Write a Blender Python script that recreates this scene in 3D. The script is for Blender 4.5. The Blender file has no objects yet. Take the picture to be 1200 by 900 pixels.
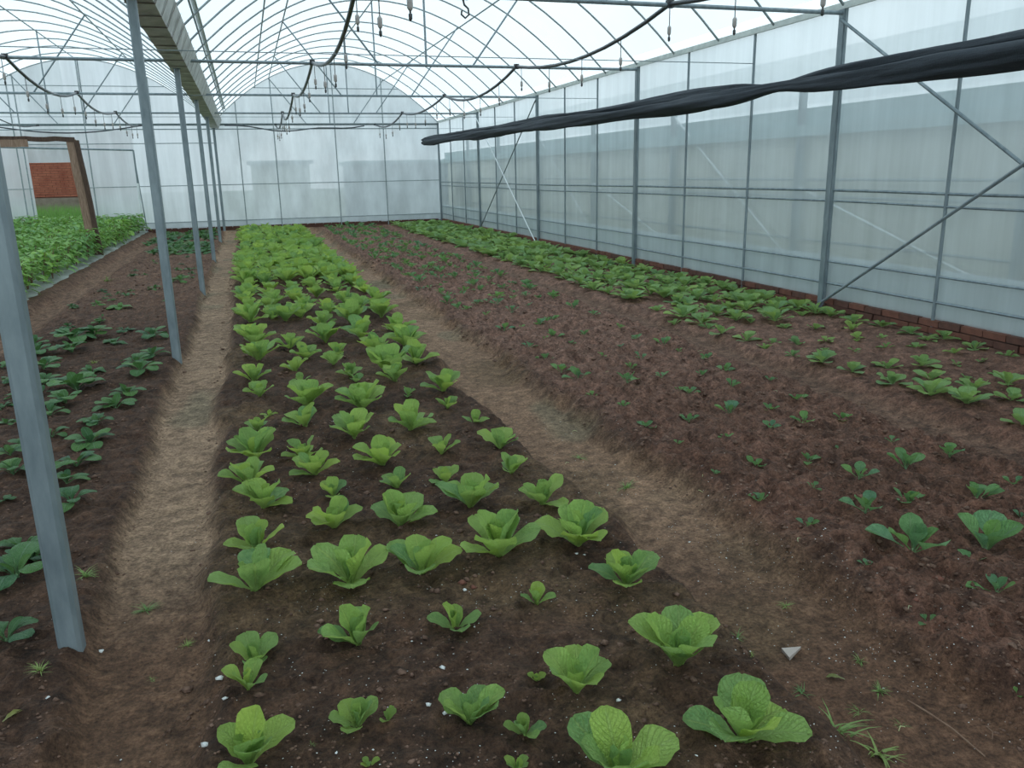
import bpy, math, random
import numpy as np
from mathutils import Vector, Matrix
SC = bpy.context.scene
# ---------------------------------------------------------------- camera
F_PX = 947.8
cd = bpy.data.cameras.new('camera'); cam = bpy.data.objects.new('camera', cd); SC.collection.objects.link(cam)
cd.sensor_fit = 'HORIZONTAL'; cd.sensor_width = 36.0; cd.lens = 36.0*F_PX/1200.0
cd.clip_start = 0.05; cd.clip_end = 500
_F = Vector((0.29099, 0.922566, -0.253373)); _R = Vector((0.951949, -0.305631, -0.019562)); _U = Vector((0.095486, 0.235506, 0.967171))
cam.matrix_world = Matrix(((_R.x,_U.x,-_F.x,0),(_R.y,_U.y,-_F.y,0),(_R.z,_U.z,-_F.z,1.60),(0,0,0,1)))
SC.camera = cam
# ---------------------------------------------------------------- sky (bright overcast) and exposure
wd = bpy.data.worlds.new('overcast_sky'); SC.world = wd; wd.use_nodes = True
nt = wd.node_tree; bg = nt.nodes['Background']
tc = nt.nodes.new('ShaderNodeTexCoord'); sp = nt.nodes.new('ShaderNodeSeparateXYZ'); rp = nt.nodes.new('ShaderNodeValToRGB')
nz = nt.nodes.new('ShaderNodeTexNoise'); nz.inputs['Scale'].default_value = 1.6; nz.inputs['Detail'].default_value = 3
mx = nt.nodes.new('ShaderNodeMix'); mx.data_type = 'RGBA'; mx.inputs['Factor'].default_value = 0.25
nt.links.new(tc.outputs['Generated'], sp.inputs[0]); nt.links.new(sp.outputs['Z'], rp.inputs[0])
rp.color_ramp.elements[0].position = 0.0; rp.color_ramp.elements[0].color = (0.80, 0.94, 1.0, 1)
rp.color_ramp.elements[1].position = 0.6; rp.color_ramp.elements[1].color = (0.68, 0.88, 0.98, 1)
nr = nt.nodes.new('ShaderNodeValToRGB'); nr.color_ramp.elements[0].position = .42; nr.color_ramp.elements[1].position = .62
nr.color_ramp.elements[0].color = (0.62, 0.86, 1.0, 1); nr.color_ramp.elements[1].color = (1, 1, 1, 1)
nt.links.new(tc.outputs['Generated'], nz.inputs['Vector']); nt.links.new(nz.outputs['Fac'], nr.inputs[0])
nt.links.new(rp.outputs[0], mx.inputs['A']); nt.links.new(nr.outputs[0], mx.inputs['B']); nt.links.new(mx.outputs['Result'], bg.inputs['Color'])
bg.inputs['Strength'].default_value = 1.16
SC.view_settings.view_transform = 'Standard'; SC.view_settings.look = 'None'
SC.view_settings.exposure = 0.24; SC.view_settings.gamma = 1.0
SC.cycles.transparent_max_bounces = 16
SC.cycles.max_bounces = 8

# ---------------------------------------------------------------- helpers
def tag(o, label=None, cat=None, group=None, kind=None):
    if label: o['label'] = label
    if cat: o['category'] = cat
    if group: o['group'] = group
    if kind: o['kind'] = kind
    return o
def empty(name, loc=(0,0,0), rz=0.0, **k):
    o = bpy.data.objects.new(name, None); o.empty_display_size = .1; SC.collection.objects.link(o)
    o.location = loc; o.rotation_euler = (0,0,rz); return tag(o, **k)
def link(name, me, parent=None, loc=None, rot=None, sc=None, **k):
    o = bpy.data.objects.new(name, me); SC.collection.objects.link(o)
    if parent is not None: o.parent = parent
    if loc is not None: o.location = loc
    if rot is not None: o.rotation_euler = rot
    if sc is not None: o.scale = sc if hasattr(sc,'__len__') else (sc,sc,sc)
    return tag(o, **k)
class MB:
    def __init__(s): s.v=[]; s.f=[]; s.uv=None
    def add(s, vs, fs):
        n=len(s.v); s.v.extend([tuple(v) for v in vs]); s.f.extend([tuple(i+n for i in f) for f in fs]); return s
    def box(s, c, d, rz=0.0, M=None):
        vs=[]
        for i in range(8):
            p=Vector(((-1,1)[i&1]*d[0]/2, (-1,1)[(i>>1)&1]*d[1]/2, (-1,1)[(i>>2)&1]*d[2]/2))
            if M is not None: p = M @ p
            elif rz: p = Matrix.Rotation(rz,3,'Z') @ p
            vs.append(p+Vector(c))
        return s.add(vs, [(0,2,3,1),(4,5,7,6),(0,1,5,4),(2,6,7,3),(0,4,6,2),(1,3,7,5)])
    def tube(s, pts, r, n=8, cap=True):
        pts=[Vector(p) for p in pts]; rr = r if hasattr(r,'__len__') else [r]*len(pts)
        T=[(pts[min(i+1,len(pts)-1)]-pts[max(i-1,0)]).normalized() for i in range(len(pts))]
        up=Vector((0,0,1)) if abs(T[0].z)<.9 else Vector((1,0,0))
        vs=[];fs=[]
        a=T[0].cross(up).normalized()
        for i,p in enumerate(pts):
            a=(a-T[i]*a.dot(T[i])).normalized(); b=T[i].cross(a)
            for k in range(n):
                t=2*math.pi*k/n; vs.append(p+(a*math.cos(t)+b*math.sin(t))*rr[i])
        for i in range(len(pts)-1):
            for k in range(n):
                k2=(k+1)%n; fs.append((i*n+k,i*n+k2,(i+1)*n+k2,(i+1)*n+k))
        if cap: fs.append(tuple(range(n-1,-1,-1))); fs.append(tuple((len(pts)-1)*n+k for k in range(n)))
        return s.add(vs,fs)
    def grid(s, P):
        P=np.asarray(P); a,b=P.shape[:2]
        return s.add([tuple(map(float,q)) for q in P.reshape(-1,3)], [(i*b+j,i*b+j+1,(i+1)*b+j+1,(i+1)*b+j) for i in range(a-1) for j in range(b-1)])
    def mesh(s, name, mat, smooth=False, mat_ix=None):
        me=bpy.data.meshes.new(name); me.from_pydata(s.v,[],s.f)
        if mat is not None:
            for m in (mat if isinstance(mat,(list,tuple)) else [mat]): me.materials.append(m)
        if mat_ix is not None: me.polygons.foreach_set('material_index', mat_ix)
        if smooth: me.polygons.foreach_set('use_smooth',[True]*len(me.polygons))
        me.update(); return me
    def build(s, name, mat, parent=None, smooth=False, **k):
        return link(name, s.mesh(name,mat,smooth), parent, **k)
# value noise on numpy arrays
_rg = np.random.RandomState(7); _lat = _rg.rand(256,256)
def vn(x, y, sc, off=0):
    x=np.asarray(x)/sc+off*17.3+40; y=np.asarray(y)/sc+off*9.1+40
    i=np.floor(x).astype(int); j=np.floor(y).astype(int); u=x-i; v=y-j; u=u*u*(3-2*u); v=v*v*(3-2*v)
    i&=255; j&=255; i2=(i+1)&255; j2=(j+1)&255
    return (_lat[i,j]*(1-u)*(1-v)+_lat[i2,j]*u*(1-v)+_lat[i,j2]*(1-u)*v+_lat[i2,j2]*u*v)*2-1
def sst(a,b,x): t=np.clip((np.asarray(x)-a)/(b-a),0,1); return t*t*(3-2*t)

# ---------------------------------------------------------------- materials
def newmat(name):
    m=bpy.data.materials.new(name); m.use_nodes=True; t=m.node_tree; return m,t,t.nodes['Principled BSDF'],t.nodes['Material Output']
def N(t,ty,**k):
    n=t.nodes.new(ty)
    for a,v in k.items():
        if a in n.inputs.keys(): n.inputs[a].default_value=v
        else: setattr(n,a,v)
    return n
def ramp(t,src,stops):
    r=t.nodes.new('ShaderNodeValToRGB'); e=r.color_ramp.elements
    while len(e)<len(stops): e.new(0.5)
    for q,(p,c) in zip(e,stops): q.position=p; q.color=tuple(c)+((1,) if len(c)==3 else ())
    t.links.new(src,r.inputs[0]); return r
def mixc(t,f,a,b,mode='MIX'):
    m=t.nodes.new('ShaderNodeMix'); m.data_type='RGBA'; m.blend_type=mode
    for s,i in ((f,'Factor'),(a,'A'),(b,'B')):
        if isinstance(s,(int,float)): m.inputs[i].default_value=s
        elif isinstance(s,tuple): m.inputs[i].default_value=s+((1,) if len(s)==3 else ())
        else: t.links.new(s,m.inputs[i])
    return m.outputs['Result']
def mathn(t,op,a,b=None):
    m=t.nodes.new('ShaderNodeMath'); m.operation=op
    for i,s in enumerate((a,b)):
        if s is None: continue
        if isinstance(s,(int,float)): m.inputs[i].default_value=s
        else: t.links.new(s,m.inputs[i])
    return m.outputs[0]
def bump(t,src,strength,dist,bs):
    b=N(t,'ShaderNodeBump'); b.inputs['Strength'].default_value=strength; b.inputs['Distance'].default_value=dist
    t.links.new(src,b.inputs['Height']); t.links.new(b.outputs[0],bs.inputs['Normal']); return b
def noise(t,scale,detail=4,rough=.55,vec=None,coord='Object',stretch=None):
    n=N(t,'ShaderNodeTexNoise',Scale=scale,Detail=detail,Roughness=rough)
    c=t.nodes.new('ShaderNodeTexCoord'); o=c.outputs[coord]
    if stretch:
        mp=t.nodes.new('ShaderNodeMapping'); mp.inputs['Scale'].default_value=stretch; t.links.new(o,mp.inputs[0]); o=mp.outputs[0]
    t.links.new(o,n.inputs['Vector']); return n.outputs['Fac']
def simple(name,c1,c2,scale=8,rough=.6,metal=0.,bmp=0.,stretch=None,spec=.5):
    m,t,b,o=newmat(name); f=noise(t,scale,5,.6,stretch=stretch)
    r=ramp(t,f,[(.3,c1),(.7,c2)]); t.links.new(r.outputs[0],b.inputs['Base Color'])
    b.inputs['Roughness'].default_value=rough; b.inputs['Metallic'].default_value=metal; b.inputs['Specular IOR Level'].default_value=spec
    if bmp: bump(t,f,bmp,.01,b)
    return m
M_STEEL = simple('galvanised_steel',(.17,.21,.23),(.30,.35,.37),14,.5,.35,.1,(1,1,.25))
M_PIPE = simple('thin_galvanised_pipe',(.24,.28,.29),(.38,.43,.44),20,.55,.2,0)
M_RUST = simple('gutter_steel',(.42,.43,.40),(.72,.73,.70),5,.7,.0,.1,(1,.6,1))
M_GBAND = simple('gutter_joint_band',(.16,.13,.10),(.30,.26,.22),12,.8)
M_EAVE = simple('eave_channel',(.50,.53,.50),(.68,.70,.66),9,.6,.1)
M_WHITE = simple('white_paint',(.75,.78,.78),(.85,.87,.87),9,.5)
M_HOSE = simple('black_hose_rubber',(.03,.035,.045),(.055,.06,.07),10,.35)
M_CLOTH = None
M_WOOD = simple('weathered_wood',(.20,.115,.075),(.40,.26,.19),6,.8,0,.4,(8,8,1))
M_WOODD = simple('dark_wood_edge',(.055,.03,.02),(.12,.07,.05),8,.85,0,.3,(8,8,1))
M_BRICK = simple('red_brick',(.13,.050,.032),(.22,.085,.055),16,.9,0,.5)
M_BRICK2 = simple('damp_brick',(.075,.034,.024),(.15,.062,.042),16,.9,0,.5)
M_MORTAR = simple('mortar',(.07,.04,.03),(.13,.08,.06),12,.95)
M_PLASTER = simple('grey_brown_plaster',(.20,.15,.11),(.30,.24,.19),5,.9)
M_GREYW = simple('grey_shed_wall',(.30,.33,.36),(.42,.45,.48),1.5,.8)
M_BEIGE = simple('beige_wall',(.60,.58,.50),(.74,.71,.63),1.2,.8)
M_TEAL = simple('teal_sheet',(.30,.42,.43),(.38,.48,.48),2,.7)
M_GRASSOUT = simple('grass_outside',(.25,.28,.19),(.36,.37,.28),3,.9,0,.3)
M_TREE = simple('tree_crown_green',(.07,.13,.05),(.14,.22,.09),3,.9)
M_STONE = simple('pale_stone',(.36,.29,.25),(.46,.39,.34),14,.8,0,.2)
M_PERL = simple('white_perlite',(.62,.60,.57),(.8,.79,.76),20,.8)
M_TWIG = simple('dry_twig',(.16,.08,.05),(.28,.17,.11),20,.8)
M_CLIP = simple('black_plastic',(.03,.03,.03),(.06,.06,.06),10,.5)
M_WEIGHT = simple('grey_sprinkler_body',(.34,.30,.28),(.5,.46,.43),20,.5)
M_MULCH = simple('silver_mulch_film',(.20,.20,.18),(.44,.46,.44),5,.45,.1,.5)

def film(name, trans, tint, dirt=.5, streak=(6,6,.5), tdif=.6, tcol=(1,1,1)):
    m,t,b,o=newmat(name); t.nodes.remove(b)
    f=noise(t,1.0,5,.6,stretch=streak); f2=noise(t,.45,4,.6)
    c=mixc(t,ramp(t,f,[(.35,(0,0,0)),(.7,(1,1,1))]).outputs[0],tuple(x*(1-dirt*.35) for x in tint),tint)
    tr=N(t,'ShaderNodeBsdfTransparent'); tr.inputs[0].default_value=tcol+(1,)
    tl=N(t,'ShaderNodeBsdfTranslucent'); df=N(t,'ShaderNodeBsdfDiffuse'); gl=N(t,'ShaderNodeBsdfGlossy',Roughness=.28)
    t.links.new(c,tl.inputs[0]); t.links.new(c,df.inputs[0])
    bn=N(t,'ShaderNodeBump'); bn.inputs['Strength'].default_value=.35; bn.inputs['Distance'].default_value=.03; t.links.new(f,bn.inputs['Height'])
    t.links.new(bn.outputs[0],gl.inputs['Normal'])
    a=N(t,'ShaderNodeMixShader'); a.inputs[0].default_value=1-tdif; t.links.new(tl.outputs[0],a.inputs[1]); t.links.new(df.outputs[0],a.inputs[2])
    g=N(t,'ShaderNodeMixShader'); g.inputs[0].default_value=.07; t.links.new(a.outputs[0],g.inputs[1]); t.links.new(gl.outputs[0],g.inputs[2])
    k=N(t,'ShaderNodeMixShader'); r=ramp(t,f2,[(.3,(trans-.1,)*3),(.7,(trans+.1,)*3)])
    t.links.new(r.outputs[0],k.inputs[0]); t.links.new(g.outputs[0],k.inputs[1]); t.links.new(tr.outputs[0],k.inputs[2])
    t.links.new(k.outputs[0],o.inputs[0]); return m
M_ROOF = film('roof_film',.70,(.93,.97,1.0),.2,(2,.5,1),.8)
M_WALLF = film('side_film',.36,(.80,.85,.87),.50,(5,5,.35),.72)
M_BACKF = film('end_film',.15,(.84,.87,.90),.8,(2.2,2.2,.6),.74)
M_BACKL = film('end_film_left',.11,(.92,.93,.97),.5,(5,5,.4),.8)
M_SKIRT = film('skirt_film',.12,(.80,.86,.88),.5,(4,4,1.5),.5)

def leafmat(name, dark, light, rib, yellow, trl=.30, rough=.42, ribw=.028, crinkle=.8, ribf=.6):
    m,t,b,o=newmat(name)
    uv=N(t,'ShaderNodeUVMap'); uv.uv_map='UVMap'; s=N(t,'ShaderNodeSeparateXYZ'); t.links.new(uv.outputs[0],s.inputs[0])
    oi=N(t,'ShaderNodeObjectInfo')
    f=noise(t,9,4,.6)
    base=mixc(t,ramp(t,f,[(.3,(0,0,0)),(.7,(1,1,1))]).outputs[0],dark,light)
    base=mixc(t,mathn(t,'MULTIPLY',oi.outputs['Random'],.7),base,yellow)
    # towards the leaf base the blade turns paler and yellower
    bt=ramp(t,s.outputs['Y'],[(0.0,(1,1,1)),(.42,(0,0,0))]).outputs[0]
    base=mixc(t,mathn(t,'MULTIPLY',bt,.8),base,rib)
    du=mathn(t,'ABSOLUTE',mathn(t,'SUBTRACT',s.outputs['X'],.5))
    rr=ramp(t,du,[(ribw*.5,(1,1,1)),(ribw*1.8,(0,0,0))]).outputs[0]
    # side veins
    ve=mathn(t,'SINE',mathn(t,'MULTIPLY',mathn(t,'SUBTRACT',s.outputs['Y'],mathn(t,'MULTIPLY',du,.7)),62.0))
    vr=ramp(t,mathn(t,'MULTIPLY',mathn(t,'ADD',ve,1.0),.5),[(.86,(0,0,0)),(1.0,(1,1,1))]).outputs[0]
    base=mixc(t,mathn(t,'MULTIPLY',vr,.34),base,rib)
    base=mixc(t,mathn(t,'MULTIPLY',rr,ribf),base,rib)
    t.links.new(base,b.inputs['Base Color']); b.inputs['Roughness'].default_value=rough; b.inputs['Specular IOR Level'].default_value=.4
    h=mathn(t,'SUBTRACT',noise(t,18,3,.6),mathn(t,'MULTIPLY',vr,.45)); h=mathn(t,'SUBTRACT',h,mathn(t,'MULTIPLY',rr,.5)); bump(t,h,crinkle,.03,b)
    base=mixc(t,1.0,base,ramp(t,mathn(t,'FRACT',mathn(t,'MULTIPLY',oi.outputs['Random'],7.3)),[(0,(.74,.82,.92)),(1,(1.12,1.10,1.0))]).outputs[0],'MULTIPLY'); t.links.new(base,b.inputs['Base Color'])
    tl=N(t,'ShaderNodeBsdfTranslucent'); t.links.new(mixc(t,.35,base,yellow),tl.inputs[0])
    k=N(t,'ShaderNodeMixShader'); k.inputs[0].default_value=trl; t.links.new(b.outputs[0],k.inputs[1]); t.links.new(tl.outputs[0],k.inputs[2]); t.links.new(k.outputs[0],o.inputs[0])
    return m
L_LET = leafmat('lettuce_leaf',(.20,.41,.13),(.38,.60,.20),(.56,.74,.22),(.60,.76,.13),.36)
L_WAL = leafmat('wall_bed_leaf',(.22,.41,.15),(.36,.56,.22),(.46,.62,.24),(.44,.60,.13))
L_SEE = leafmat('seedling_leaf',(.13,.30,.15),(.27,.49,.25),(.36,.52,.26),(.26,.46,.08))
L_DRK = leafmat('dark_green_leaf',(.045,.14,.06),(.115,.26,.10),(.26,.42,.20),(.16,.32,.06),.22)
L_BSH = leafmat('bush_leaf',(.11,.26,.07),(.21,.42,.12),(.28,.48,.16),(.36,.56,.09),.3,.5,.03,.3)
L_GRS = leafmat('grass_blade',(.12,.24,.07),(.24,.38,.12),(.30,.38,.15),(.38,.42,.12),.3,.6,.03,.1)
L_YEL = leafmat('withered_leaf',(.36,.38,.10),(.5,.5,.2),(.6,.6,.35),(.5,.5,.1))
# ================================================================ the setting
XL, XR, XLL = -0.725, 6.14, -7.59
YF = [2.85+4.8*k for k in range(-1,6)]       # frames; YF[0] stands behind the camera
YB, YN = 26.85, -1.95
EAVE, RISE, HALF = 3.20, 1.72, 3.43
def zarch(x, xc): u=(x-xc)/HALF; return EAVE+RISE*max(0.0,1-u*u)
XC = (XL+XR)/2; XC2 = (XL+XLL)/2

# ---- soil: levels of beds, paths and furrows, with clods
def path_mask(X,Y):
    w=.05*vn(X*.3,Y,.9,3)+.035*vn(X,Y,.22,33)
    l=sst(-.76,-.66,X+w)*(1-sst(-.36,-.26,X+w))
    a,b=1.47,2.02
    r=sst(a-.06,a+.08,X+w*1.6)*(1-sst(b-.08,b+.1,X+w*2))
    q=sst(3.72,3.9,X+w)*(1-sst(4.06,4.22,X+w))*sst(2.5,4,Y)
    q2=sst(-2.75,-2.62,X+w)*(1-sst(-2.4,-2.25,X+w))
    return l,r,q,q2
def height(X,Y):
    X=np.asarray(X,float); Y=np.asarray(Y,float)
    l,r,q,q2=path_mask(X,Y); p=np.clip(l+r+q*.9+q2*.5,0,1)
    rough=1-.72*p
    rb=sst(2.0,2.2,X)*(1-sst(3.7,3.9,X)); near=1-sst(5,9,Y)
    h=.035-.075*p-.03*r
    wx=X+.03*vn(X,Y,.11,21); wy=Y+.03*vn(X,Y,.11,22)
    bil=lambda s,o:1-2*np.abs(vn(wx,wy,s,o))
    h=h+rough*(.014*vn(X,Y,.42,1)+.011*vn(X,Y,.17,2)+(.012+.015*rb)*bil(.085,4)+(.008+.010*rb)*bil(.045,5)+(.0045+.003*rb)*vn(X,Y,.026,7))
    h=h+(1-p)*.012*sst(.1,.6,vn(wx,wy,.16,24))
    h=h+rb*.022*vn(X,Y*1.6,.3,6)
    m=sst(-2.62,-2.8,X)*sst(8.8,9.4,Y); h=h*(1-m)+m*.10
    w=sst(5.9,6.1,X); h=h*(1-w)+w*.02
    b=sst(26.3,26.7,Y); h=h*(1-b)+b*.03
    return h
def H(x,y): return float(height(np.array([x]),np.array([y]))[0])
xs=np.concatenate([np.arange(-7.7,-2.8,.09),np.arange(-2.8,4.6,.0145),np.arange(4.6,6.5,.035)])
ys=[-2.0,-1,0,.6,1.0]
while ys[-1]<27.0: ys.append(ys[-1]+max(.009,.0052*ys[-1]))
ys=np.array(ys); GX,GY=np.meshgrid(xs,ys); GZ=height(GX,GY)
nv=GX.size; co=np.stack([GX,GY,GZ],-1).reshape(-1,3)
a,b=GX.shape; idx=np.arange(nv).reshape(a,b)
quads=np.stack([idx[:-1,:-1],idx[:-1,1:],idx[1:,1:],idx[1:,:-1]],-1).reshape(-1,4)
me=bpy.data.meshes.new('floor'); me.vertices.add(nv); me.vertices.foreach_set('co',co.ravel())
me.loops.add(quads.size); me.loops.foreach_set('vertex_index',quads.ravel())
me.polygons.add(len(quads)); me.polygons.foreach_set('loop_start',np.arange(len(quads))*4)
me.polygons.foreach_set('use_smooth',[True]*len(quads)); me.update(calc_edges=True)
l,r,q,q2=path_mask(GX,GY)
WARM=np.array([1.42,1.22,1.06])
rb=sst(1.95,2.2,GX)
def tocol(a,b,f): return np.array(a)+(np.array(b)-np.array(a))*f[...,None]
n1=vn(GX,GY,.55,8)*.5+.5; n2=vn(GX,GY,.23,9)*.5+.5; n3=vn(GX,GY,.9,10)*.5+.5
def mixm(C,c2,m): return C+(np.array(c2)-C)*np.clip(m,0,1)[...,None]
C=tocol((.040,.024,.017),(.080,.050,.036),np.clip(n1*.5+n2*.5,0,1))
C=mixm(C,(.115,.064,.050),rb*(.45+.55*n2))
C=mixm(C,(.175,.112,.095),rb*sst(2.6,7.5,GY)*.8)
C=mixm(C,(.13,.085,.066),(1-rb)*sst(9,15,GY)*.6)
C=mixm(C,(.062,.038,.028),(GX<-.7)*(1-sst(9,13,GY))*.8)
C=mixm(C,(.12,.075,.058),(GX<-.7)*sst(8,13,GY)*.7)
C=mixm(C,(.27,.205,.155),l*sst(2.7,3.7,GY)*(.55+.45*n1))
C=mixm(C,(.165,.105,.072),l*(1-sst(2.7,3.7,GY))*.45)
C=mixm(C,(.21,.145,.105),r*sst(1.6,3.4,GY)*(.6+.4*n3))
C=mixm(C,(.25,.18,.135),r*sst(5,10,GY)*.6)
C=mixm(C,(.118,.070,.048),r*(1-sst(1.6,3.4,GY))*.7)
C=mixm(C,(.125,.085,.066),q*.7)
C=mixm(C,(.19,.13,.10),q2*.6)
C=mixm(C,(.098,.072,.045),(1-rb)*(1-l)*(GX>-.4)*sst(.55,.8,n1)*.6)          # dry tan crusts on the near bed
moss=np.clip(l+r,0,1)*sst(.62,.8,vn(GX,GY*.5,.3,12)*.5+.5)*sst(3.2,4.2,GY)
C=mixm(C,(.13,.135,.10),moss*.5)
ca=me.color_attributes.new('soil','FLOAT_COLOR','POINT')
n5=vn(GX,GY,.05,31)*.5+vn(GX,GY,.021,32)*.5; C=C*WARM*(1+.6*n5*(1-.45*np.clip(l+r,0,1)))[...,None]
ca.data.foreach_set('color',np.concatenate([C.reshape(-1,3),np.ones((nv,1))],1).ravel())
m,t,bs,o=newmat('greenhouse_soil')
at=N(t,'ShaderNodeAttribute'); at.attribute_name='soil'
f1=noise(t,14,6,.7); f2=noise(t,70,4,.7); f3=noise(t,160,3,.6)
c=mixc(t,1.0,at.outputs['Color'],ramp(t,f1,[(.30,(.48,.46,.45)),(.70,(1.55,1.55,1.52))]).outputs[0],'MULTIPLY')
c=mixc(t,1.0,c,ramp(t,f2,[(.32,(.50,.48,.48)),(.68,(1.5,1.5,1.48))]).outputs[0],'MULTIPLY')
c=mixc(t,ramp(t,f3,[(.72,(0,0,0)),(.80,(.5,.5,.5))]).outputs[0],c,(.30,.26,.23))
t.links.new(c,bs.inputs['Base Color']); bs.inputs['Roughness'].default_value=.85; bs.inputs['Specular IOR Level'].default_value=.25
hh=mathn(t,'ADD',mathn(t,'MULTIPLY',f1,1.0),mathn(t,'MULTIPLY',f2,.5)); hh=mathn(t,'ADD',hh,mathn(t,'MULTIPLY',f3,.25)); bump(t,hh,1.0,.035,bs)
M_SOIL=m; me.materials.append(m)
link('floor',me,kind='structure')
# crumbs and clods lying on the beds: nobody could count them
def blob(MBo,c,r,rnd,sub=0):
    vs=[(0,0,1),(0,0,-.6)]+[(math.cos(k*1.2566),math.sin(k*1.2566),.35*(1 if k%2 else -.3)) for k in range(5)]
    s=(r*rnd.uniform(.7,1.4),r*rnd.uniform(.7,1.4),r*rnd.uniform(.5,.9)); a=rnd.uniform(0,6.3)
    R=Matrix.Rotation(a,3,'Z')
    P=[R@Vector((v[0]*s[0]*rnd.uniform(.7,1.25),v[1]*s[1]*rnd.uniform(.7,1.25),v[2]*s[2])) for v in vs]
    MBo.add([(p.x+c[0],p.y+c[1],p.z+c[2]) for p in P],[(0,2+k,2+(k+1)%5) for k in range(5)]+[(1,2+(k+1)%5,2+k) for k in range(5)])
rnd=random.Random(5)
m,t,bs,o=newmat('soil_clods'); f1=noise(t,3,5,.6); f2=noise(t,60,3,.6)
c=mixc(t,1.0,ramp(t,f1,[(.35,(.10,.058,.041)),(.65,(.22,.13,.094))]).outputs[0],ramp(t,f2,[(.3,(.6,.6,.6)),(.7,(1.4,1.4,1.4))]).outputs[0],'MULTIPLY')
t.links.new(c,bs.inputs['Base Color']); bs.inputs['Roughness'].default_value=.9; bs.inputs['Specular IOR Level'].default_value=.2; bump(t,f2,.8,.01,bs); M_CLOD=m
pts=[]
for i in range(26000):
    y=1.4*math.exp(rnd.random()*2.55)
    rr=rnd.random()
    x=rnd.uniform(2.0,3.9) if rr<.50 else rnd.uniform(-.4,1.5) if rr<.72 else rnd.uniform(-2.3,-.65) if rr<.9 else rnd.uniform(3.8,6.0)
    if x>4.1 and rnd.random()<.3: continue
    pts.append((x,y))
P=np.array(pts); Z=height(P[:,0],P[:,1]); mb=MB()
for (x,y),z in zip(pts,Z):
    r_=rnd.uniform(.0025,.006)*(1+.10*y)*(2.2 if rnd.random()<.07 else 1)
    r_=min(r_,.024); blob(mb,(x,y,z+r_*.1),r_,rnd)
mb.build('soil_clods',M_CLOD,smooth=True,label='loose brown clods and crumbs of soil lying on the beds',cat='soil',kind='stuff')
mb=MB()
for i in range(2600):
    y=1.5*math.exp(rnd.random()*1.25); x=rnd.gauss(.55,.55) if rnd.random()<.75 else rnd.gauss(2.0,.18)
    if vn(np.array([x]),np.array([y]),.22,15)[0]<-.05 and rnd.random()<.8: continue
    s=rnd.uniform(.0012,.0024)*(2.0 if rnd.random()<.03 else 1); blob(mb,(x,y,H(x,y)+s*.3),s,rnd)
mb.build('perlite_grains',M_PERL,label='tiny white perlite grains sprinkled over the dark soil',cat='perlite',kind='stuff')
ORD0=['first','second','third','fourth','fifth','sixth','seventh','eighth','ninth','tenth','eleventh','twelfth','thirteenth','fourteenth','fifteenth','sixteenth']
for i,(x,y,rr_) in enumerate(sorted([(-.23,2.49,.012),(-.21,2.36,.010),(.46,2.27,.009),(.38,2.11,.009),(.42,2.06,.011),(-.28,2.8,.008),(.66,2.75,.012),(1.27,2.33,.009),(.93,1.94,.009),(-.74,2.55,.011),(-.26,2.16,.014),(-.88,2.52,.010),(-.6,2.2,.008),(1.17,2.86,.009),(1.2,2.85,.007),(-.65,2.9,.010)])):
    mb=MB(); vs=[];
    blob(mb,(0,0,0),rr_,rnd); mb.build('pebble',M_PERL,loc=(x,y,H(x,y)+rr_*.2),smooth=True,label='tiny white pebble '+('on the left path below the nearest post' if x<-.5 else 'on the left edge of the central bed' if x<0 else 'between the nearest lettuces')+', '+ORD0[i]+' from left',cat='pebble',group='white pebbles on the soil')

# ---- land outside
mb=MB(); mb.add([(-60,-40,-.12),(90,-40,-.12),(90,120,-.12),(-60,120,-.12)],[(0,1,2,3)])
mb.build('ground_outside',M_GRASSOUT,kind='structure')

# ---- roof films and side films (setting), with their frames as pieces
def sheet(mb, x0,x1,z0,z1,n,y, wav=.01):
    pass
ceil=empty('ceiling',(0,0,0),kind='structure')
for nm,xc in (('roof_film',XC),('roof_film',XC2)):
    mb=MB(); P=[]
    for y in np.linspace(YN,YB,40):
        P.append([(xc-HALF+.1+(2*HALF-.2)*i/32, y, zarch(xc-HALF+.1+(2*HALF-.2)*i/32,xc)+.035) for i in range(33)])
    mb.grid(P); mb.build(nm,M_ROOF,ceil,smooth=True)
ya=YB
arch_me={}
for xc in (XC,XC2):
    mb=MB(); x0=xc-HALF+(.10 if xc==XC else 0); x1=xc+HALF-(.12 if xc==XC2 else 0.0)
    mb.tube([(x0+(x1-x0)*i/24,0,zarch(x0+(x1-x0)*i/24,xc)) for i in range(25)],.014,6)
    me=mb.mesh('arch_pipe',M_PIPE,True)
    n=int((YB-YN)/1.2+.01)
    for k in range(n+1): link('arch_pipe',me,ceil,(0,YB-1.2*k,0))
    for dx in (-HALF+.33,-2.15,-1.73,0,1.73):
        mb=MB(); z=zarch(xc+dx,xc)-.03
        mb.tube([(xc+dx,YN,z),(xc+dx,YB,z)],.013,6); mb.build('purlin',M_PIPE,ceil)
# roof-edge film clamps near the gutter
for x,xc in ((XL+.36,XC),(XL-.36,XC2)):
    mb=MB(); mb.box((x,(YN+YB)/2,zarch(x,xc)+.05),(.06,YB-YN,.012)); mb.build('film_clamp',M_EAVE,ceil)

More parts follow.
